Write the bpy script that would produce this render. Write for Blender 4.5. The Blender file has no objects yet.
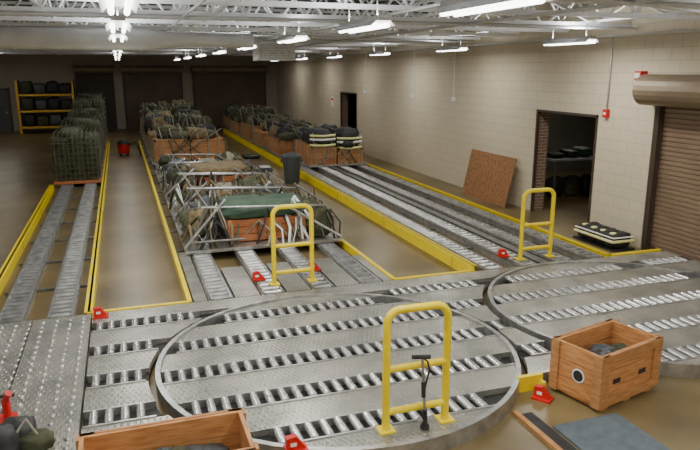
import bpy, math, random
from mathutils import Vector, Matrix, noise
random.seed(7)
R=math.radians
# ------------------------------------------------------------------ materials
def mat(name,c1,c2=None,rough=.6,metal=0.,scale=4.,bump=0.,bscale=60.,spec=.5,stretch=None,detail=4,lo=.35,hi=.65):
    m=bpy.data.materials.new(name); m.use_nodes=True
    nt=m.node_tree; b=nt.nodes['Principled BSDF']
    b.inputs['Roughness'].default_value=rough; b.inputs['Metallic'].default_value=metal
    b.inputs['Specular IOR Level'].default_value=spec
    b.inputs['Base Color'].default_value=(*c1,1)
    geo=nt.nodes.new('ShaderNodeNewGeometry'); mp=nt.nodes.new('ShaderNodeMapping')
    nt.links.new(geo.outputs['Position'],mp.inputs['Vector'])
    if stretch: mp.inputs['Scale'].default_value=stretch
    if c2:
        n=nt.nodes.new('ShaderNodeTexNoise'); n.inputs['Scale'].default_value=scale; n.inputs['Detail'].default_value=detail
        r=nt.nodes.new('ShaderNodeValToRGB')
        r.color_ramp.elements[0].position=lo; r.color_ramp.elements[0].color=(*c1,1)
        r.color_ramp.elements[1].position=hi; r.color_ramp.elements[1].color=(*c2,1)
        nt.links.new(mp.outputs[0],n.inputs['Vector']); nt.links.new(n.outputs['Fac'],r.inputs['Fac'])
        nt.links.new(r.outputs['Color'],b.inputs['Base Color'])
    if bump:
        n2=nt.nodes.new('ShaderNodeTexNoise'); n2.inputs['Scale'].default_value=bscale
        bp=nt.nodes.new('ShaderNodeBump'); bp.inputs['Strength'].default_value=bump; bp.inputs['Distance'].default_value=.01
        nt.links.new(mp.outputs[0],n2.inputs['Vector']); nt.links.new(n2.outputs['Fac'],bp.inputs['Height'])
        nt.links.new(bp.outputs['Normal'],b.inputs['Normal'])
    return m
def emis(name,c,s):
    m=bpy.data.materials.new(name); m.use_nodes=True
    b=m.node_tree.nodes['Principled BSDF']; b.inputs['Base Color'].default_value=(*c,1)
    b.inputs['Emission Color'].default_value=(*c,1); b.inputs['Emission Strength'].default_value=s
    return m
def tread(name):
    m=mat(name,(.31,.31,.27),(.50,.48,.42),rough=.34,metal=.7,scale=2.5)
    nt=m.node_tree; b=nt.nodes['Principled BSDF']
    mp=[n for n in nt.nodes if n.type=='MAPPING'][0]
    vs=[]
    for ang in (45,-45):
        mm=nt.nodes.new('ShaderNodeMapping'); mm.inputs['Rotation'].default_value=(0,0,R(ang)); mm.inputs['Scale'].default_value=(1,.42,1)
        v=nt.nodes.new('ShaderNodeTexVoronoi'); v.inputs['Scale'].default_value=26; v.inputs['Randomness'].default_value=.1
        r=nt.nodes.new('ShaderNodeMapRange'); r.inputs['From Min'].default_value=.34; r.inputs['From Max'].default_value=.16
        nt.links.new(mp.outputs[0],mm.inputs['Vector']); nt.links.new(mm.outputs[0],v.inputs['Vector'])
        nt.links.new(v.outputs['Distance'],r.inputs['Value']); vs.append(r)
    mx=nt.nodes.new('ShaderNodeMath'); mx.operation='MAXIMUM'
    nt.links.new(vs[0].outputs[0],mx.inputs[0]); nt.links.new(vs[1].outputs[0],mx.inputs[1])
    bp=nt.nodes.new('ShaderNodeBump'); bp.inputs['Strength'].default_value=.9; bp.inputs['Distance'].default_value=.01
    nt.links.new(mx.outputs[0],bp.inputs['Height']); nt.links.new(bp.outputs['Normal'],b.inputs['Normal'])
    return m
def block(name,c1,c2,cm,axis,bw=.41,bh=.205,mort=.008,rough=.7):
    m=bpy.data.materials.new(name); m.use_nodes=True; nt=m.node_tree; b=nt.nodes['Principled BSDF']
    g=nt.nodes.new('ShaderNodeNewGeometry'); s=nt.nodes.new('ShaderNodeSeparateXYZ'); c=nt.nodes.new('ShaderNodeCombineXYZ')
    nt.links.new(g.outputs['Position'],s.inputs[0]); nt.links.new(s.outputs[axis],c.inputs[0]); nt.links.new(s.outputs[2],c.inputs[1])
    t=nt.nodes.new('ShaderNodeTexBrick'); t.inputs['Scale'].default_value=1
    t.inputs['Brick Width'].default_value=bw; t.inputs['Row Height'].default_value=bh; t.inputs['Mortar Size'].default_value=mort
    t.inputs['Color1'].default_value=(*c1,1); t.inputs['Color2'].default_value=(*c2,1); t.inputs['Mortar'].default_value=(*cm,1)
    nt.links.new(c.outputs[0],t.inputs['Vector']); nt.links.new(t.outputs['Color'],b.inputs['Base Color'])
    b.inputs['Roughness'].default_value=rough
    bp=nt.nodes.new('ShaderNodeBump'); bp.inputs['Strength'].default_value=.3; bp.inputs['Distance'].default_value=.01; bp.invert=True
    nt.links.new(t.outputs['Fac'],bp.inputs['Height']); nt.links.new(bp.outputs['Normal'],b.inputs['Normal'])
    return m
M={}
M['floor']=mat('concrete_floor',(.095,.068,.026),(.23,.17,.075),rough=.33,scale=.9,bump=.04,detail=9,lo=.28,hi=.72,spec=.35)
M['deck']=tread('diamond_plate')
M['galv']=mat('galvanised_steel',(.36,.36,.35),(.55,.55,.53),rough=.35,metal=.8,scale=9)
M['steel']=mat('dull_steel',(.16,.16,.15),(.30,.30,.28),rough=.45,metal=.7,scale=9)
M['roller']=mat('roller_steel',(.62,.62,.62),(.82,.82,.8),rough=.25,metal=.85,scale=12)
M['rollerl']=mat('lane_roller_steel',(.30,.30,.29),(.54,.54,.52),rough=.35,metal=.8,scale=7)  # darker steel tone for the lane rollers
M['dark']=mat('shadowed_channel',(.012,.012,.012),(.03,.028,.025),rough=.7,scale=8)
M['yel']=mat('yellow_paint',(.90,.70,.0),(.82,.61,.0),rough=.4,scale=6)
M['red']=mat('red_paint',(.58,.012,.01),rough=.45)
M['white']=mat('white_paint',(.62,.62,.61),(.54,.54,.53),rough=.55,scale=3)
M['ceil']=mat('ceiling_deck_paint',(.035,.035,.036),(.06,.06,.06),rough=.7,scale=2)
M['joist']=mat('joist_paint',(.9,.91,.92),rough=.5)
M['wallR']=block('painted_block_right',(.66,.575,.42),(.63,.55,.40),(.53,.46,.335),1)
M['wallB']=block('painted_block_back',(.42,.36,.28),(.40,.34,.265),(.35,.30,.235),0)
M['brick']=block('brick_jamb',(.23,.12,.07),(.17,.09,.055),(.3,.26,.2),0,.2,.07,.01)
M['brown']=mat('brown_slats',(.20,.135,.085),(.25,.17,.11),rough=.5,scale=1.5)
M['brown2']=mat('dark_brown_slats',(.12,.075,.048),(.15,.095,.06),rough=.5,scale=1.5)
M['hood']=mat('hood_bronze',(.22,.165,.105),(.27,.20,.13),rough=.45,scale=2,metal=.2)
M['guide']=mat('door_guide',(.06,.04,.028),rough=.5)
M['wood']=mat('crate_plywood',(.40,.165,.05),(.60,.29,.105),rough=.6,scale=6,stretch=(1,1,9),bump=.1)
M['woodred']=mat('red_stained_plywood',(.40,.12,.04),(.52,.19,.07),rough=.6,scale=6,stretch=(1,1,9),bump=.1)
M['wood2']=mat('crate_timber',(.36,.16,.055),(.50,.245,.09),rough=.6,scale=8,stretch=(1,1,5))
M['osb']=mat('particle_board',(.22,.10,.04),(.38,.18,.07),rough=.6,scale=14,detail=6)
M['olive']=mat('olive_canvas',(.028,.032,.014),(.075,.078,.036),rough=.85,scale=7,bump=.3,bscale=25)
M['tan']=mat('tan_canvas',(.17,.12,.06),(.28,.21,.11),rough=.85,scale=9,bump=.3,bscale=25)
M['green']=mat('green_tarp',(.03,.07,.04),(.06,.11,.065),rough=.7,scale=5,bump=.3,bscale=15)
M['strap']=mat('webbing',(.22,.21,.15),(.34,.32,.24),rough=.8,scale=20)
M['net']=mat('olive_netting',(.055,.06,.03),(.12,.12,.07),rough=.8,scale=20)
M['blk']=mat('black_rubber',(.012,.012,.013),(.03,.03,.03),rough=.6,scale=10)
M['grey']=mat('grey_plastic',(.05,.06,.065),(.08,.09,.095),rough=.5,scale=4)
M['mat']=mat('blue_grey_mat',(.075,.10,.12),(.11,.14,.16),rough=.6,scale=10)
M['hiv']=mat('reflective_yellow',(.85,.80,.18),(.85,.85,.5),rough=.4,scale=12)
M['wht']=mat('reflective_white',(.85,.85,.82),rough=.4)
M['orange']=mat('rack_orange',(.70,.42,.04),rough=.5)
M['tube']=emis('fluorescent_tube',(1,.99,.95),9)
M['storewall']=mat('store_wall',(.16,.15,.12),(.2,.18,.15),rough=.8,scale=2)
M['gdoor']=mat('grey_door',(.10,.10,.11),(.12,.12,.13),rough=.5,scale=2)
# ------------------------------------------------------------------ mesh builder
class MB:
    def __init__(s): s.v=[];s.f=[];s.m=[];s.sm=[];s.mats=[];s.X=None
    def mi(s,k):
        if k not in s.mats: s.mats.append(k)
        return s.mats.index(k)
    def add(s,vs,fs,k,smooth=False):
        o=len(s.v)
        if s.X: vs=[s.X@Vector(v) for v in vs]
        s.v+= [tuple(v) for v in vs]; i=s.mi(k)
        for f in fs: s.f.append([o+a for a in f]); s.m.append(i); s.sm.append(smooth)
    def box(s,x0,x1,y0,y1,z0,z1,k,X=None):
        vs=[(x,y,z) for z in (z0,z1) for x,y in ((x0,y0),(x1,y0),(x1,y1),(x0,y1))]
        if X: vs=[X@Vector(v) for v in vs]
        s.add(vs,[(3,2,1,0),(4,5,6,7),(0,1,5,4),(1,2,6,5),(2,3,7,6),(3,0,4,7)],k)
    def prism(s,poly,z0,z1,k):
        n=len(poly); vs=[(x,y,z0) for x,y in poly]+[(x,y,z1) for x,y in poly]
        s.add(vs,[list(range(n))[::-1],list(range(n,2*n))]+[(i,(i+1)%n,n+(i+1)%n,n+i) for i in range(n)],k)
    def tube(s,pts,r,k,n=8,caps=True):
        pts=[Vector(p) for p in pts]; N=len(pts); vs=[]; ref=None
        rr=r if isinstance(r,(list,tuple)) else [r]*N
        for i,p in enumerate(pts):
            t=(pts[min(i+1,N-1)]-pts[max(i-1,0)]); 
            if t.length<1e-9: t=Vector((0,0,1))
            t.normalize()
            if ref is None: ref=Vector((0,0,1)) if abs(t.z)<.9 else Vector((1,0,0))
            a=t.cross(ref); 
            if a.length<1e-4: a=t.cross(Vector((0,1,0.1)))
            a.normalize(); b=a.cross(t).normalized(); ref=b
            for j in range(n):
                q=2*math.pi*j/n; vs.append(p+a*math.cos(q)*rr[i]+b*math.sin(q)*rr[i])
        fs=[(i*n+j,i*n+(j+1)%n,(i+1)*n+(j+1)%n,(i+1)*n+j) for i in range(N-1) for j in range(n)]
        s.add(vs,fs,k,True)
        if caps: s.add(vs[:n],[list(range(n))],k); s.add(vs[-n:],[list(range(n))],k)
    def cyl(s,p0,p1,r,k,n=10,caps=True): s.tube([p0,p1],r,k,n,caps)
    def blob(s,cx,cy,z0,sx,sy,sz,k,seed=0,e=.45,amp=.06,nu=20,nv=12):
        vs=[];fs=[]
        def sp(a): return math.copysign(abs(a)**e,a)
        for j in range(nv+1):
            ph=-math.pi/2+math.pi*j/nv
            for i in range(nu):
                th=2*math.pi*i/nu
                d=Vector((sp(math.cos(ph))*sp(math.cos(th)),sp(math.cos(ph))*sp(math.sin(th)),sp(math.sin(ph))))
                nn=noise.noise(Vector((d.x*1.7+seed*3.1,d.y*1.7,d.z*1.7+seed)))+.5*noise.noise(d*4+Vector((seed,0,0)))
                q=1+amp*nn*2
                z=z0+sz/2+d.z*sz/2*(q if d.z>0 else 1)
                vs.append((cx+d.x*sx/2*q,cy+d.y*sy/2*q,max(z,z0)))
        for j in range(nv):
            for i in range(nu):
                fs.append((j*nu+i,j*nu+(i+1)%nu,(j+1)*nu+(i+1)%nu,(j+1)*nu+i))
        s.add(vs,fs,k,True)
    def build(s,name,loc=None,rot=0,local=False,bevel=0):
        if local: c=Vector(loc)
        else:
            xs=[v[0] for v in s.v]; ys=[v[1] for v in s.v]; zs=[v[2] for v in s.v]
            c=Vector(((min(xs)+max(xs))/2,(min(ys)+max(ys))/2,min(zs)))
            s.v=[(v[0]-c.x,v[1]-c.y,v[2]-c.z) for v in s.v]
        me=bpy.data.meshes.new(name); me.from_pydata(s.v,[],s.f)
        for k in s.mats: me.materials.append(M[k])
        me.polygons.foreach_set('material_index',s.m); me.polygons.foreach_set('use_smooth',s.sm); me.update()
        import bmesh
        bm=bmesh.new(); bm.from_mesh(me); bmesh.ops.recalc_face_normals(bm,faces=bm.faces); bm.to_mesh(me); bm.free()
        o=bpy.data.objects.new(name,me); bpy.context.collection.objects.link(o); o.location=c; o.rotation_euler=(0,0,rot)
        return o
# ------------------------------------------------------------------ room
XR=8.65; YB=38.; XL=-9.; YF=-3.; ZC=4.6
b=MB(); b.box(XL-.3,15,YF-.3,YB+.3,-.2,0,'floor'); b.build('floor')
b=MB()
W=.3
for y0,y1,z0,z1 in ((YF,5.3,0,ZC),(5.3,9.05,2.55,ZC),(9.05,10.45,0,ZC),(10.45,12.45,2.28,ZC),(12.45,24.2,0,ZC),(24.2,26.2,2.25,ZC),(26.2,YB,0,ZC)):
    b.box(XR,XR+W,y0,y1,z0,z1,'wallR')
b.build('wall_right')
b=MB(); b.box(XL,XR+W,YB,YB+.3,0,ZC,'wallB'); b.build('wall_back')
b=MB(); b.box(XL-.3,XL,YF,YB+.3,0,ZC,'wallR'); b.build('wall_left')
b=MB(); b.box(XL-.3,XR+W,YF-.3,YF,0,ZC,'wallR'); b.build('wall_front')
b=MB(); vs=[];x=XL-.3; prof=[]
while x<XR+.3:
    prof+=[(x,ZC),(x+.1,ZC),(x+.14,ZC+.07),(x+.24,ZC+.07)]; x+=.28
for px_,pz in prof: vs+=[(px_,YF-.3,pz),(px_,YB+.3,pz)]
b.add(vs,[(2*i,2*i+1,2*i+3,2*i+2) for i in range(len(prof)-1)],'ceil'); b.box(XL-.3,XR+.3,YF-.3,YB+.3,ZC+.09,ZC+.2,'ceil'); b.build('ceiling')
# joists
b=MB(); y=1.1; JB=3.86; JT=ZC-.06
while y<YB-.3:
    for dy in (-.035,.035):
        b.box(XL,XR,y+dy-.014,y+dy+.014,JB,JB+.06,'joist'); b.box(XL,XR,y+dy-.014,y+dy+.014,JT,JT+.055,'joist')
    b.box(XL,XR,y-.045,y+.045,JB-.004,JB+.006,'joist')
    x=XL;i=0
    while x<XR-.3:
        b.cyl((x,y,JB+.03 if i%2==0 else JT+.03),(x+.45,y,JT+.03 if i%2==0 else JB+.03),.024,'joist',4,False); x+=.45;i+=1
    y+=1.75
for x in (-6.3,-3.2,-.9,1.4,4.6,6.2,7.9):   # bridging
    b.box(x-.02,x+.02,YF,YB,JB+.06,JB+.1,'joist')
    b.box(x-.02,x+.02,YF,YB,JT-.05,JT-.01,'joist')
    yy=1.1
    while yy<20:
        b.cyl((x,yy,JB+.03),(x,yy+1.75,JT),.017,'joist',4,False); b.cyl((x+.03,yy,JT),(x+.03,yy+1.75,JB+.03),.017,'joist',4,False); yy+=1.75
b.build('ceiling_joists')
b=MB()
for x,z in ((.9,3.82),(5.2,3.82),(5.28,3.82),(8.2,3.7),(-2.6,3.82),(3.4,3.82)): b.cyl((x,YF+.1,z),(x,YB-.1,z),.018,'white',8)
for y in (6.0,9.6,16.2): b.cyl((XL+.1,y,3.82),(XR-.05,y,3.82),.028,'white',8)
for y in (4.9,13.1): b.cyl((2.5,y,3.8),(XR-.05,y+2.2,3.8),.02,'white',8)
b.build('ceiling_conduit_pipes')
# ducts
b=MB(); DY=11.9; DZ=3.62
b.tube([(XL+.05,DY,DZ),(.5,DY,DZ)],.18,'white',24); 
for x in (-7.5,-6,-4.5,-3,-1.5,0): b.cyl((x-.02,DY,DZ),(x+.02,DY,DZ),.19,'white',24)
b.tube([(.5,DY,DZ),(.9,DY,DZ),(2.3,DY,DZ)],[.18,.12,.12],'white',24)
for x in (-5.2,-2.2,.3): b.cyl((x,DY,DZ+.1),(x,DY,4.5),.01,'galv',6)
b.build('round_air_duct')
b=MB(); b.box(3.2,4.1,15.9,16.6,3.34,3.74,'white'); b.box(3.25,4.05,15.88,15.9,3.38,3.70,'galv')
for i in range(5): b.box(3.28,4.02,15.86,15.88,3.41+i*.06,3.43+i*.06,'white')
for x in (3.3,4.0): b.cyl((x,16.25,3.7),(x,16.25,4.5),.012,'galv',6)
b.build('unit_heater')
# lamps
def lamp(x,y,z=3.56,e=38,up=True):
    b=MB()
    b.box(-.07,.07,-.62,.62,.05,.10,'white')
    b.add([(-.07,-.62,.06),(-.13,-.62,0),(-.13,.62,0),(-.07,.62,.06)],[(0,1,2,3)],'white')
    b.add([(.07,-.62,.06),(.13,-.62,0),(.13,.62,0),(.07,.62,.06)],[(0,1,2,3)],'white')
    for dx in (-.06,.06): b.cyl((dx,-.6,.006),(dx,.6,.006),.024,'tube',8)
    for dy in (-.45,.45): b.cyl((0,dy,.1),(0,dy,.29),.008,'galv',5)
    o=b.build('fluorescent_strip_light',loc=(x,y,z),local=True)
    l=bpy.data.lights.new('lamp_glow','AREA'); l.shape='RECTANGLE'; l.size=.2; l.size_y=1.2; l.energy=e; l.color=(1,.98,.93)
    lo=bpy.data.objects.new('lamp_glow',l); bpy.context.collection.objects.link(lo); lo.parent=o; lo.location=(0,0,-.03)
    if up:  # added upward fill that brightens deck and joists, not part of the fixture
        l=bpy.data.lights.new('added_ceiling_fill','AREA'); l.shape='RECTANGLE'; l.size=.1; l.size_y=1.2; l.energy=e*.95; l.color=(.96,.98,1)
        lo=bpy.data.objects.new('added_ceiling_fill',l); bpy.context.collection.objects.link(lo); lo.parent=o; lo.location=(0,0,.115); lo.rotation_euler=(math.pi,0,0)
for x,ys in ((.05,[-1.6,1.5,5.2,8.0,10.7,14.6,18.5,22.5,27,32]),(2.6,[-1.5,1.5,4.45,7.1,10.3,14.2,18.2,22.4,26.8,31.5]),(7.35,[-1,2.2,6.0,9.8,14.1,18.6,23,27.5,32.5]),(-5.2,[0,4.5,9.6,14.4,19,24,29,34])):
    for y in ys:
        lamp(x,y,e=48 if y<12 else (32 if y<20 else 17))
# ------------------------------------------------------------------ conveyor geometry
ZP=.12; RZ=.10; RR=.042
def rollers_x(b,xa,xb,yc,L=.25,step=.135,key='roller'):
    x=xa+step/2
    while x<xb-.03:
        b.cyl((x,yc-L/2,RZ),(x,yc+L/2,RZ),RR,key,8); x+=step
def rollers_y(b,ya,yb,xc,L=.23,step=.165):
    y=ya+step/2
    while y<yb-.03:
        b.cyl((xc-L/2,y,RZ),(xc+L/2,y,RZ),RR,'rollerl',8); y+=step
T1=(2.05,6.3);T2=(6.24,6.5);RT=1.92;RG=RT+.07
ROWS=[7.95,7.2,6.45,5.7,4.98]
PY0,PY1,PX0,PX1=4.75,8.45,-.52,8.6
PM0=5.2
RW=.15
def gaps(lo,hi):
    out=[];a=lo
    for r in sorted(ROWS):
        if r<lo: continue
        if r-RW>a: out.append((a,r-RW))
        a=r+RW
    if a<hi: out.append((a,hi))
    return out
def side(c,y,sgn): 
    d=RG**2-(y-c[1])**2
    return c[0]+sgn*(math.sqrt(d) if d>0 else 0)
b=MB()
def strip(fa,fb,y0,y1,z0,z1,k,n=16):
    ys=[y0+(y1-y0)*i/n for i in range(n+1)]
    A=[(fa(y),y) for y in ys]; B=[(fb(y),y) for y in ys]
    for i in range(n):
        if B[i][0]-A[i][0]>.002 or B[i+1][0]-A[i+1][0]>.002:
            p=[A[i],(B[i][0]+1e-5,B[i][1]),(B[i+1][0]+1e-5,B[i+1][1]),A[i+1]]
            b.prism(p,z0,z1,k)
fL=(lambda y:PX0,lambda y:side(T1,y,-1)); fM=(lambda y:side(T1,y,1),lambda y:side(T2,y,-1)); fR=(lambda y:side(T2,y,1),lambda y:PX1)
for fs,lo in ((fL,PY0),(fM,PM0),(fR,PY0)):
    for (y0,y1) in gaps(lo,PY1): strip(fs[0],fs[1],y0,y1,.06,ZP,'deck')
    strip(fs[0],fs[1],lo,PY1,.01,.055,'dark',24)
strip(fM[0],fM[1],PM0-.04,PM0,.0,ZP+.01,'galv',1)
b.box(PX0,.8,PY0-.04,PY0,0,ZP+.01,'galv')
for r in ROWS:
    for q,(xa,xb) in enumerate(((PX0,min(side(T1,r-.12,-1),side(T1,r+.12,-1))),(max(side(T1,r-.12,1),side(T1,r+.12,1)),min(side(T2,r-.12,-1),side(T2,r+.12,-1))),(max(side(T2,r-.12,1),side(T2,r+.12,1)),PX1))):
        if q==1 and r<PM0: continue
        rollers_x(b,xa+.02,xb-.03,r)
        for s in (-1,1):
            if xb-xa>.1: b.box(xa+.01,xb-.02,r+s*.14-.01,r+s*.14+.01,.05,ZP+.012,'galv')
b.build('roller_conveyor_platform')
def turntable(c,name):
    b=MB(); n=72
    def ring(r0,r1,z0,z1,k):
        for i in range(n):
            a0=2*math.pi*i/n;a1=2*math.pi*(i+1)/n
            b.prism([(c[0]+r*math.cos(a),c[1]+r*math.sin(a)) for r,a in ((r0,a0),(r1,a0),(r1,a1),(r0,a1))],z0,z1,k)
    ring(RT-.05,RT,.0,ZP+.03,'galv')
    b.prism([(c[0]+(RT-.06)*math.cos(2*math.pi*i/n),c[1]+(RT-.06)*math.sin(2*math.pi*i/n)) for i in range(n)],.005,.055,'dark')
    RI=RT-.05
    rows=[c[1]+d for d in (-1.42,-.72,0,.72,1.42)]
    a=c[1]-RI; segs=[]
    for r in rows: segs.append((a,r-RW)); a=r+RW
    segs.append((a,c[1]+RI))
    for y0,y1 in segs:
        N=12; ys=[y0+(y1-y0)*i/N for i in range(N+1)]
        w=[math.sqrt(max(0,RI**2-(y-c[1])**2)) for y in ys]
        poly=[(c[0]-w[i],ys[i]) for i in range(N+1)]+[(c[0]+w[i]+1e-4,ys[i]) for i in range(N,-1,-1)]
        b.prism(poly,.06,ZP,'deck')
    for r in rows:
        w=math.sqrt(RI**2-(abs(r-c[1])+.13)**2)
        rollers_x(b,c[0]-w,c[0]+w,r)
        for s in (-1,1): b.box(c[0]-w,c[0]+w,r+s*.14-.01,r+s*.14+.01,.05,ZP+.012,'galv')
    b.build(name)
turntable(T1,'conveyor_turntable'); turntable(T2,'conveyor_turntable')
# ball transfer deck on the left
b=MB(); b.box(-4.5,-1.22,3.2,8.45,0,ZP,'deck'); b.box(-1.2,-.54,3.2,8.45,0,ZP,'deck')
x=-2.6
while x<-.58:
    y=4.2
    while y<8.4:
        b.tube([(x,y,ZP),(x,y,ZP+.012),(x,y,ZP+.02)],[.03,.026,.008],'galv',6); y+=.152
    x+=.152
b.build('ball_transfer_deck')
# lanes
def lane(x0,x1,rows,ya,yb,plates=()):
    b=MB()
    for xc in rows:
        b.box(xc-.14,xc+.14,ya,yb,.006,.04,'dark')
        for s in (-1,1):
            b.box(xc+s*.13-.012,xc+s*.13+.012,ya,yb,0.002,.135,'galv')
            b.box(*sorted((xc+s*.13,xc+s*.165)),ya,yb,.1,.11,'steel')
        rollers_y(b,ya,yb,xc)
    for p0,p1,q0,q1,k in plates: b.box(p0,p1,q0,q1,.03,ZP,k)
    y=ya+1.5
    while y<yb: b.box(x0+.03,x1-.03,y,y+.06,.006,.035,'steel'); y+=1.5
    b.build('roller_conveyor_lane')
lane(-1.78,-.58,[-1.48,-.9],8.47,36,[])
lane(.72,3.6,[1.1,1.82,2.54,3.26],8.47,36,[(.74,.91,8.47,11,'deck'),(1.29,1.63,8.47,9.9,'deck'),(2.01,2.35,8.47,9.9,'deck'),(2.73,3.07,8.47,9.9,'deck'),(3.45,3.58,8.47,9.9,'deck')])
lane(4.98,7.45,[5.3,5.92,6.58,7.2],8.47,36,[(6.17,6.33,8.47,36,'steel')])
# yellow curbs
def curb_y(x,y0,y1,h=.16,face=1):
    b=MB(); b.box(x-.03,x+.03,y0,y1,0,h,'yel'); b.box(*sorted((x,x-face*.07)),y0,y1,h-.012,h,'yel')
    y=y0+.6
    while y<y1: b.box(x-.033,x+.033,y,y+.01,0.01,h-.01,'steel'); y+=3.0
    return b
curb_y(-1.84,8.9,18.8).build('yellow_edge_curb'); 
bb=curb_y(-.555,8.5,30,face=1,h=.13); bb.box(-.585,.70,8.47,8.53,0,.13,'yel'); bb.box(.65,.71,8.5,30,0,.14,'yel')
bb.build('yellow_bay_curb')
bb=curb_y(4.93,8.5,34,h=.2,face=-1); bb.box(3.61,4.96,8.47,8.53,0,.13,'yel'); bb.box(3.61,3.67,8.5,34,0,.12,'yel')
bb.build('yellow_bay_curb')
bb=curb_y(7.52,8.5,34,h=.14,face=1); bb.box(7.52,8.55,8.47,8.53,0,.14,'yel'); bb.build('yellow_edge_curb')
b=MB(); b.box(3.52,3.8,5.08,5.13,0,.16,'yel'); b.box(3.76,3.8,5.02,5.08,0,.10,'yel'); b.build('yellow_corner_guard')
# handrails
def handrail(xc,yc,w=.56,h=1.12,r=.034):
    b=MB(); pts=[(-w/2,0,0)]; c=.12
    for i in range(7):
        a=math.pi-i*math.pi/12; pts.append((-w/2+c+c*math.cos(a),0,h-c+c*math.sin(a)))
    for i in range(7):
        a=math.pi/2-i*math.pi/12; pts.append((w/2-c+c*math.cos(a),0,h-c+c*math.sin(a)))
    pts.append((w/2,0,0))
    b.tube(pts,r,'yel',12)
    for z in (.56,.17): b.cyl((-w/2,0,z),(w/2,0,z),r*.9,'yel',12)
    for s in (-1,1): b.box(s*w/2-.07,s*w/2+.07,-.07,.07,0,.015,'yel')
    return b
handrail(0,0).build('safety_handrail',loc=(2.18,8.8,ZP+.015),local=True)
handrail(0,0).build('safety_handrail',loc=(6.22,8.75,ZP+.015),local=True)
handrail(0,0,h=1.08).build('safety_handrail',loc=(2.22,4.68,ZP),local=True)
b=MB(); b.cyl((2.27,4.6,.2),(2.23,4.6,.78),.014,'galv',8); b.cyl((2.14,4.6,.80),(2.30,4.6,.78),.02,'blk',8)
b.cyl((2.27,4.6,.14),(2.265,4.6,.30),.024,'blk',8); b.cyl((2.25,4.6,.42),(2.245,4.6,.56),.02,'blk',8); b.cyl((2.2,4.6,.2),(2.34,4.6,.2),.012,'galv',6)
b.tube([(2.23,4.6,.78),(2.28,4.6,.74),(2.3,4.6,.66),(2.26,4.6,.5)],.008,'blk',6)
b.cyl((2.27,4.6,.121),(2.27,4.6,.15),.04,'blk',10)
b.build('hand_pump_lever')
def stop(x,y,z=ZP,rot=0):
    b=MB(); b.box(-.07,.07,-.09,.09,0,.02,'red'); b.add([(-.03,-.08,.02),(-.03,.08,.02),(-.03,.08,.12),(-.03,0,.13),(.03,-.08,.02),(.03,.08,.02),(.03,.08,.12),(.03,0,.13)],[(0,1,2,3),(4,5,6,7),(0,4,7,3),(3,7,6,2),(2,6,5,1),(0,1,5,4)],'red')
    b.box(-.035,.035,.0,.05,.05,.08,'wht'); b.build('red_pallet_stop',loc=(x,y,z),rot=rot,local=True)
for x,y,z,r in ((-.42,8.3,ZP,R(90)),(1.72,9.05,.15,R(90)),(2.62,9.25,.15,R(90)),(5.75,8.95,.15,R(90)),(3.68,4.9,0,.6),(1.13,4.6,.15,R(90))):
    stop(x,y,z,r)
# ------------------------------------------------------------------ crates
def crate(w,d,h,fill):
    b=MB(); t=.03
    b.box(-w/2,w/2,-d/2,d/2,.04,.07,'wood')
    for x in (-w/2+.1,0,w/2-.1): b.box(x-.05,x+.05,-d/2,d/2,0,.04,'wood2')
    n=3
    for i in range(n):
        z0=.04+i*(h-.04)/n; z1=z0+(h-.04)/n-.006
        for s in (-1,1):
            b.box(-w/2,w/2,*sorted((s*d/2,s*(d/2-t))),z0,z1,'wood')
            b.box(*sorted((s*w/2,s*(w/2-t))),-d/2+t,d/2-t,z0,z1,'wood')
    for sx in (-1,1):
        for sy in (-1,1):
            b.box(*sorted((sx*(w/2-.1),sx*(w/2+.0))),*sorted((sy*(d/2),sy*(d/2+.022))),.04,h,'wood2')
            b.box(*sorted((sx*(w/2),sx*(w/2+.022))),*sorted((sy*(d/2-.07),sy*(d/2+.022))),.04,h,'wood2')
    for sy in (-1,1):
        b.box(-w/2,w/2,*sorted((sy*d/2,sy*(d/2+.024))),.04,.14,'wood2'); b.box(-w/2,w/2,*sorted((sy*d/2,sy*(d/2+.024))),h-.09,h,'wood2')
        for x in (-.22,.22):
            b.box(x*w-.055,x*w+.055,*sorted((sy*d/2,sy*(d/2+.003))),h*.42,h*.42+.05,'blk')
    for sx in (-1,1):
        b.tube([(sx*(w/2+.001),-.03,h*.5),(sx*(w/2+.006),-.03,h*.5)],.07,'wht',16); b.tube([(sx*(w/2+.002),-.03,h*.5),(sx*(w/2+.009),-.03,h*.5)],.055,'blk',16)
    random.seed(fill)
    for i in range(7):
        b.blob(random.uniform(-w*.3,w*.3),random.uniform(-d*.22,d*.22),h*.35,w*.3,d*.42,h*.42,random.choice(['olive','blk','blk','grey']),i,.8,.12,14,8)
    return b
crate(.9,.54,.56,3).build('wooden_crate',loc=(4.37,4.87,0),rot=R(14),local=True)
crate(1.16,.56,.58,5).build('wooden_crate',loc=(.13,4.33,0),rot=0,local=True)
b=MB(); b.box(3.24,3.29,3.2,4.75,0,.03,'wood2'); b.box(3.29,3.42,3.3,4.7,0,.012,'blk'); b.box(3.45,4.15,3.2,4.42,0.0,.02,'mat'); b.build('floor_mat')
b=MB(); b.blob(-1.0,5.5,ZP,.3,.34,.2,'blk',2,.8,.15); b.blob(-.84,5.32,ZP,.26,.24,.16,'olive',4,.8,.15); b.blob(-1.1,5.3,ZP,.3,.3,.26,'blk',6,.8,.15)
b.tube([(-.98,5.3,.3),(-.9,5.34,.4),(-.82,5.3,.26)],.012,'strap',6); b.tube([(-.9,5.5,.2),(-.78,5.45,.17),(-.74,5.3,.14)],.01,'strap',6)
b.build('canvas_tool_bag')
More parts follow.
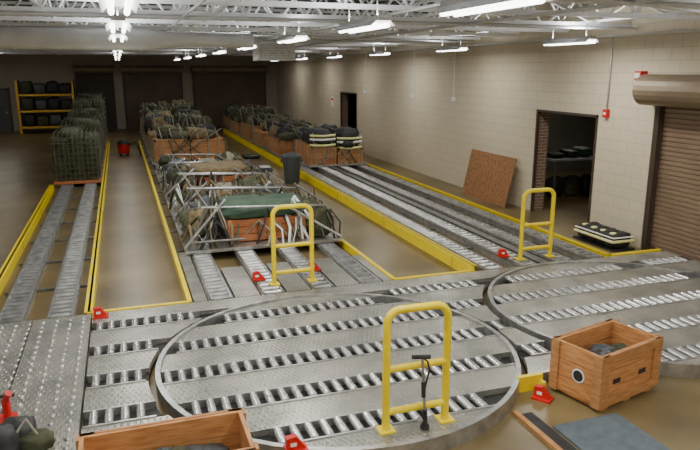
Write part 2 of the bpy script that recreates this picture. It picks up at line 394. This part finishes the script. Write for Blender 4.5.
b=MB(); b.box(-1.2,-1.06,5.74,5.96,ZP,ZP+.05,'red'); b.cyl((-1.12,5.84,ZP),(-1.12,5.84,.36),.035,'red',10); b.cyl((-1.12,5.84,.34),(-1.08,5.78,.44),.03,'red',8); b.cyl((-1.19,5.84,.39),(-1.05,5.84,.39),.015,'blk',8); b.build('red_hand_jack')
# ------------------------------------------------------------------ cargo loads
LZ=.145
def netted(x0,x1,y0,y1,h,seed):
    random.seed(seed); b=MB()
    b.box(x0-.03,x1+.02,y0-.05,y1+.05,LZ,LZ+.07,'woodred')
    z0=LZ+.07
    n=3
    b.box(x0+.06,x1-.06,y0+.06,y1-.06,z0,z0+h*.85,'olive')
    for i in range(n):
        xa=x0+(x1-x0)*i/n; xb=x0+(x1-x0)*(i+1)/n
        hh=h*random.uniform(.88,1.02)
        b.blob((xa+xb)/2,(y0+y1)/2,z0,(xb-xa)*1.06,(y1-y0)*.98,hh,'olive',seed+i,.28,.03,24,14)
    for j in range(4): b.blob(random.uniform(x0+.3,x1-.3),random.uniform(y0+.4,y1-.4),z0+h*.85,.5,.5,.26,random.choice(['olive','net']),seed+j,.7,.15,12,8)
    for i in range(10):
        x=x0+(x1-x0)*(i+.5)/10
        b.tube([(x,y0-.02,z0),(x,y0-.035,z0+h*.5),(x,y0-.01,z0+h*.93),(x,y0+.12,z0+h*1.02),(x,y1-.12,z0+h*1.02),(x,y1+.02,z0)],.011,'net',5)
    for j in range(9):
        z=z0+h*(j+.5)/9.3
        b.tube([(x0-.03,y0,z),(x0,y0-.03,z),(x1,y0-.03,z),(x1+.03,y0,z),(x1+.03,y1,z),(x0-.03,y1,z),(x0-.03,y0,z)],.010,'net',5)
    b.build('netted_cargo_pallet')
for y0,h,dx in ((18.9,1.25,0),(21.7,1.35,.03),(24.4,1.5,.06),(27.3,1.75,.05),(30.4,1.85,.06)):
    netted(-1.78+dx,-.64,y0,y0+2.1,h,int(y0))
def woodload(x0,x1,y0,y1,h,seed,hi=False,wood=.6):
    random.seed(seed); b=MB()
    b.box(x0,x1,y0,y1,LZ,LZ+.055,'galv')
    z0=LZ+.055; n=random.choice([2,2,3])
    for i in range(n):
        xa=x0+.1+(x1-x0-.2)*i/n; xb=x0+.1+(x1-x0-.2)*(i+1)/n-.05
        wd=wood*random.uniform(.8,1.12)
        for j in range(3): b.box(xa,xb,y0+.12,y1-.12,z0+j*wd/3,z0+(j+1)*wd/3-.012,random.choice(['wood','woodred']) if j==0 else 'wood')
        for q in (xa,xb-.06,(xa+xb)/2-.03): b.box(q,q+.06,y0+.09,y0+.125,z0,z0+wd,'wood2')
        b.box(xa,xb,y0+.09,y0+.125,z0+wd-.07,z0+wd,'wood2')
        for j in range(9):
            b.blob(random.uniform(xa+.2,xb-.2),y0+.3+(y1-y0-.6)*random.random(),z0+wd-.03,random.uniform(.35,.75),random.uniform(.35,.8),(h-wd)*random.uniform(.45,1),random.choice(['olive','olive','net','tan','blk'] if not hi else ['blk','blk','olive','grey']),seed+i*9+j,.65,.16,14,8)
        for t in (.2,.5,.8):
            x=xa+(xb-xa)*t; hh=h*random.uniform(.85,.98)
            b.tube([(x,y0+.07,z0),(x+.03,y0+.07,z0+wd),(x-.04,y0+.35,z0+hh),(x+.05,(y0+y1)/2,z0+hh*.95),(x,y1-.3,z0+hh),(x,y1-.08,z0)],.018,'strap',5)
        if hi:
            for z,kk in ((z0+wd+.02,'hiv'),(z0+wd+.2,'wht'),(z0+wd+.32,'hiv')):
                b.tube([(xa+.02,y0+.2,z),(xa+.06,y0+.06,z),((xa+xb)/2,y0+.05,z-.02),(xb-.06,y0+.06,z),(xb-.02,y0+.2,z)],.038,kk,6)
            b.blob((xa+xb)/2,y0+.55,z0+wd-.03,(xb-xa)*.9,.95,h-wd,'blk',seed+i,.5,.08)
    for s in (x0+.03,x1-.03):
        for j in range(5): b.tube([(s,y0+.2+j*(y1-y0-.4)/4,LZ+.05),(s*.93+(x0+x1)/2*.07,y0+.2+j*(y1-y0-.4)/4,z0+h*.6)],.015,'strap',5)
    for i in range(7):
        xa=random.uniform(x0+.1,x1-.1); xb=random.uniform(x0+.1,x1-.1)
        b.tube([(xa,y0+.03,z0),((xa+xb)/2,y0+.02,z0+wood*.6),(xb,y0+.15,z0+h*.9)],.016,random.choice(['strap','net','steel']),5)
    b.build('strapped_crate_pallet')
for i,y0 in enumerate((21.9,24.8,27.6,30.4,33.0)): woodload(.85,3.35,y0,y0+2.2,(1.15,1.35,1.3,1.5,1.5)[i],i+1,wood=(.75,.6,.7,.8,.8)[i])
for i,y0 in enumerate((19.7,22.7,25.5,28.3,31.1,33.6)): woodload(5.45 if i==0 else 5.1,7.42,y0,y0+2.2,(1.12,1.0,1.0,1.1,1.2,1.2)[i],i+11,hi=(i==0),wood=.56)
def framepallet(x0,x1,y0,y1,seed,box,h=.75):
    random.seed(seed); b=MB()
    b.box(x0,x1,y0,y1,LZ,LZ+.055,'galv')
    z0=LZ+.055
    for i in range(9):
        x=x0+.12+(x1-x0-.24)*i/8
        b.tube([(x-.04,y0-.02,z0-.02),(x,y0-.05,z0),(x+.04,y0-.02,z0-.02)],.01,'galv',5)
    if box:
        xa,xb=x0+.75,x1-.6
        for j in range(3): b.box(xa,xb,y0+.3,y0+1.4,z0+.02+j*.13,z0+.14+j*.13,'woodred')
        for x in (xa,(xa+xb)/2,xb-.07): b.box(x,x+.07,y0+.27,y0+.3,z0+.02,z0+.41,'wood')
        b.blob((xa+xb)/2,y0+.85,z0+.38,xb-xa+.15,1.2,.26,'green' if seed==3 else 'tan',seed,.5,.12)
        b.blob((xa+xb)/2+.1,y1-.4,z0,1.5,.6,.55,'olive',seed+2,.6,.12)
    for i in range(14 if not box else 9):
        if box: cx=random.choice([random.uniform(x0+.25,x0+.6),random.uniform(x0+.25,x0+.6),random.uniform(x1-.45,x1-.25)])
        else: cx=random.uniform(x0+.35,x1-.35)
        b.blob(cx,random.uniform(y0+.25,y1-.35),z0,random.uniform(.3,.7 if not box else .5),random.uniform(.3,.8),random.uniform(.2,.55),random.choice(['olive','tan','olive','net','grey','strap']),seed+i,.8,.22)
    for y in (y0+.12,y1-.2):
        for x,dx in ((x0+.05,.35),(x0+.75,-.2),(x1-.9,.25),(x1-.05,-.3)):
            b.cyl((x,y,z0),(x+dx,y+random.uniform(-.02,.1),z0+h*.85),.018,'steel',8)
        b.cyl((x0+.3,y,z0+h*.85),(x1-.3,y+.05,z0+h*.72),.02,'galv',8)
    for x in (x0+.4,x1-.35):
        b.cyl((x,y0+.12,z0+h*.84),(x,y1-.2,z0+h*.82),.018,'steel',8)
    b.cyl((x0-.0,y0+.05,z0+.05),(x0+.7,y0+.1,z0+h),.026,'galv',8)
    b.cyl((x1-.95,y0+.06,z0+.62),(x1-.02,y0+.02,z0+.03),.024,'galv',8)
    b.cyl((x0+.1,y0+.03,z0+.13),(x0+1.0,y0+.03,z0+.13),.022,'steel',8)
    for i in range(60):
        xa=random.uniform(x0+.05,x1-.05); xb=min(max(xa+random.uniform(-.6,.6),x0),x1); ya=random.choice([y0+.04,y0+.1,y0+.2,(y0+y1)/2,y1-.6]); yb=min(ya+random.uniform(.2,1),y1-.05)
        zt=z0+h*random.uniform(.3,.9)
        k=random.choice(['strap','tan','net','blk','tan','wht','olive','steel'])
        b.tube([(xa,ya,z0),(xa*.8+xb*.2+random.uniform(-.08,.08),ya+.03,z0+(zt-z0)*.55),((xa+xb)/2,(ya+yb)/2,zt),(xa*.2+xb*.8,yb-.1,z0+(zt-z0)*.5),(xb,yb,z0+.03)],random.choice([.010,.016,.026]),k,6)
    b.build('rigging_frame_pallet')
framepallet(.85,3.58,10.75,12.95,3,True,.82)
framepallet(.85,3.5,13.2,15.4,9,False,.72)
framepallet(.85,3.45,15.65,17.85,15,True,.65)
framepallet(.85,3.4,18.3,20.4,21,False,.55)
# small things
b=MB(); b.tube([(4.45,17.9,0),(4.45,17.9,.04),(4.45,17.9,.74)],[.19,.21,.26],'grey',20); b.tube([(4.45,17.9,.72),(4.45,17.9,.78)],.285,'grey',20)
b.tube([(4.45,17.9,.78),(4.45,17.9,.83),(4.45,17.9,.87)],[.27,.2,.05],'grey',20)
for s in (-1,1): b.box(4.45+s*.27-.03,4.45+s*.27+.03,17.83,17.97,.6,.68,'grey')
b.build('trash_can')
b=MB(); b.tube([(.02,26,.08),(.02,26,.1),(.02,26,.42)],[.2,.22,.22],'red',16); b.tube([(.02,26,.42),(.02,26,.5),(.02,26,.58)],[.225,.2,.1],'blk',16); b.tube([(.2,25.9,.4),(.45,25.7,.5),(.55,25.6,.3),(.6,25.5,.03)],.03,'blk',8)
for a in range(4): b.cyl((.02+.18*math.cos(a*1.57+.8),26+.18*math.sin(a*1.57+.8),0),(.02+.18*math.cos(a*1.57+.8),26+.18*math.sin(a*1.57+.8),.09),.04,'blk',8)
b.build('shop_vacuum')
b=MB(); b.box(4.0,4.4,20.2,20.6,0,.12,'grey'); b.box(4.05,4.35,20.25,20.55,.12,.16,'wht'); b.cyl((4.2,20.2,.1),(4.2,20.0,.12),.02,'blk'); b.build('scale_box')
b=MB(); b.blob(4.35,23.6,0,.7,.5,.14,'blk',3,.7,.1); b.cyl((4.1,23.4,.1),(4.6,23.4,.13),.02,'strap'); b.build('folded_tarp')
b=MB(); X=Matrix.Translation((8.28,0,0))@Matrix.Rotation(R(12),4,'Y')
b.box(0,.02,12.95,15.0,.0,1.16,'osb',X); b.box(-.004,0,13.7,13.72,.02,1.14,'wood2',X); b.build('leaning_plywood_sheet')
b=MB()
b.box(8.0,8.48,9.0,10.1,0,.03,'blk')
for j in range(4):
    b.blob(8.24,9.17+j*.25,.03,.44,.27,.27,'blk',j,.5,.08)
    b.blob(8.12,9.17+j*.25,.27,.12,.09,.04,'hiv',j,.6,.1,10,6)
b.tube([(8.46,9.03,.17),(8.02,9.02,.17),(8.0,9.06,.17),(7.99,10.05,.17)],.028,'hiv',6); b.tube([(8.46,9.02,.24),(8.02,9.02,.24),(8.0,9.06,.24),(8.0,10.05,.24)],.014,'wht',6)
b.build('reflective_strap_bundle')
# ------------------------------------------------------------------ doors
def slat(b,x0,x1,z0,z1,f,k='brown',p=.08):
    z=z0; P=[]
    while z<z1: P+=[(0,z),(.018,z+.012),(.018,z+p-.018),(0,z+p-.006)]; z+=p
    vs=[]
    for d,zz in P: vs+=[f(x0,d,zz),f(x1,d,zz)]
    b.add(vs,[(2*i,2*i+1,2*i+3,2*i+2) for i in range(len(P)-1)],k)
def rollR(name,y0,y1,zt):
    b=MB(); slat(b,y0,y1,0.02,zt,lambda u,d,z:(XR+.1-d,u,z))
    for y in (y0,y1-.09): b.box(XR-.03,XR+.12,y,y+.09,0,zt,'guide')
    b.box(XR+.06,XR+.12,y0,y1,0,.08,'guide')
    n=10; pr=[(XR,zt+.5),(XR-.2,zt+.5)]+[(XR-.2-.26*math.sin(a*math.pi/n),zt+.24+.26*math.cos(a*math.pi/n)) for a in range(1,n)]+[(XR-.1,zt-.02),(XR,zt-.02)]
    vs=[(x,y,z) for y in (y0-.12,y1+.12) for x,z in pr]; N=len(pr)
    b.add(vs,[(i,(i+1)%N,N+(i+1)%N,N+i) for i in range(N)],'hood'); b.add(vs[:N],[list(range(N))],'guide'); b.add(vs[N:],[list(range(N))],'guide')
    b.build(name)
rollR('door_1',5.35,9.0,2.55)
def rollB(name,x0,x1,zt,k='brown2'):
    b=MB(); slat(b,x0,x1,.02,zt,lambda u,d,z:(u,YB-.03-d,z),k,.11)
    for x in (x0-.1,x1): b.box(x,x+.1,YB-.12,YB,0,zt+.05,'guide')
    b.box(x0-.15,x1+.15,YB-.4,YB,zt,zt+.42,'hood'); b.cyl((x0-.15,YB-.32,zt+.2),(x1+.15,YB-.32,zt+.2),.21,'hood',16)
    b.build(name)
rollB('door_2',-2.0,-.3,2.95,'guide'); rollB('door_3',.35,3.25,2.95); rollB('door_4',4.0,7.9,2.95)
b=MB(); b.box(-6.4,-5.35,YB-.06,YB,0,2.12,'gdoor'); 
for a in ((-6.48,-6.4,0,2.2),(-5.35,-5.27,0,2.2),(-6.48,-5.27,2.12,2.2)): b.box(a[0],a[1],YB-.09,YB,a[2],a[3],'guide')
b.cyl((-5.5,YB-.12,1.0),(-5.5,YB-.06,1.0),.04,'galv'); b.build('door_5')
for i,(y0,y1,z) in enumerate(((10.45,12.45,2.28),(24.2,26.2,2.25))):
    b=MB(); b.box(XR-.015,XR+.31,y0,y0+.05,0,z,'guide'); b.box(XR-.015,XR+.31,y0,y1,z-.05,z,'guide'); b.box(XR-.015,XR+.05,y1-.05,y1,0,z,'guide')
    b.box(XR+.05,XR+.31,y1-.03,y1-.0,0,z-.05,'brick'); b.build('door_frame')
b=MB(); b.box(14.5,14.6,9,17.6,0,2.9,'storewall'); b.box(XR+W,14.5,17.5,17.6,0,2.9,'storewall'); b.box(XR+W,14.5,9,9.1,0,2.9,'storewall'); b.box(XR+W,14.6,9,17.6,2.9,3.0,'storewall'); b.build('wall_storeroom')
b=MB(); b.box(14,14.1,23,33.1,0,2.9,'storewall'); b.box(XR+W,14,33,33.1,0,2.9,'storewall'); b.box(XR+W,14,23,23.1,0,2.9,'storewall'); b.box(XR+W,14.1,23,33.1,2.9,3.0,'storewall'); b.build('wall_backroom')
b=MB(); b.box(9.9,12.6,13.4,14.2,.94,.99,'white')
for x in (9.97,12.5):
    for y in (13.45,14.12): b.box(x,x+.04,y,y+.04,0,.94,'galv')
for i in range(6): b.blob(10.2+i*.4,13.8,.99,.36,.5,.12+.06*(i%3),['olive','blk','green'][i%3],i,.6,.1)
for i in range(5): b.blob(10.2+i*.5,13.75,0,.42,.4,.5,['blk','olive'][i%2],i+9,.6,.1)
b.build('storage_table')
b=MB()
for i in range(3): b.blob(9.5+.12*(i%2),14.6+i*.55,0,.6,.5,.75,['olive','blk'][i%2],i+9,.6,.1)
b.build('duffel_bag_pile')
l=bpy.data.lights.new('store_fill','AREA'); l.energy=20; l.size=1; l.color=(1,.95,.85); lo=bpy.data.objects.new('storeroom_fill_light',l); bpy.context.collection.objects.link(lo); lo.location=(11.5,15,2.85)  # added dim fill for the storeroom, no fixture behind it
b=MB()
for x in (-4.75,-2.2):
    for y in (36.6,37.5): b.box(x-.05,x+.05,y-.05,y+.05,0,2.6,'orange' if y<37 else 'blk')
for z in (.35,1.15,1.95):
    b.box(-4.75,-2.2,36.55,36.62,z-.1,z,'orange'); b.box(-4.75,-2.2,37.45,37.52,z-.1,z,'orange'); b.box(-4.7,-2.25,36.6,37.5,z-.03,z,'wood2')
    for i in range(4): b.blob(-4.35+i*.6,37.05,z,.56,.7,.5+.12*((i*7+int(z*3))%2),['blk','olive','grey','blk'][(i+int(z))%4],i,.4,.06)
b.build('storage_rack')
b=MB(); b.box(-1.9,-.9,36.6,37.4,0,.9,'grey'); b.box(-1.95,-.85,36.5,37.45,.9,.98,'blk'); b.blob(-1.4,37,.98,.9,.7,.8,'blk',3,.4,.1)
for z in (.2,.45,.7): b.box(-1.85,-.95,36.57,36.6,z,z+.16,'galv')
b.build('tool_cabinet')
b=MB(); b.box(XR-.07,XR,10.15,10.27,2.25,2.4,'red'); b.box(XR-.075,XR-.07,10.18,10.24,2.3,2.35,'wht'); b.cyl((XR-.03,10.21,2.4),(XR-.03,10.21,3.7),.015,'galv'); b.build('fire_alarm')
b=MB(); b.box(XR-.14,XR,9.3,9.45,2.95,3.1,'red'); b.box(XR-.16,XR-.14,9.32,9.43,2.98,3.07,'wht'); b.build('alarm_strobe')
b=MB()
for y in (16.3,18.9,23.2): b.cyl((XR-.03,y,2.4),(XR-.03,y,3.7),.012,'joist'); b.box(XR-.07,XR,y-.05,y+.05,2.28,2.4,'joist')
b.build('wall_conduit')
b=MB(); b.box(XR-.015,XR,27.1,27.5,1.6,2.0,'wht'); b.box(XR-.018,XR-.015,27.14,27.46,1.85,1.95,'red'); b.build('wall_sign')
# ------------------------------------------------------------------ world, camera
w=bpy.data.worlds.new('world'); bpy.context.scene.world=w; w.use_nodes=True
w.node_tree.nodes['Background'].inputs[0].default_value=(.5,.5,.5,1); w.node_tree.nodes['Background'].inputs[1].default_value=.1
cam=bpy.data.cameras.new('camera'); co=bpy.data.objects.new('camera',cam); bpy.context.collection.objects.link(co)
cam.lens=33.74; cam.sensor_width=36; co.location=(0,0,3.12); co.rotation_euler=(R(90-13.3),0,R(-19.07)); cam.clip_start=.05
bpy.context.scene.camera=co
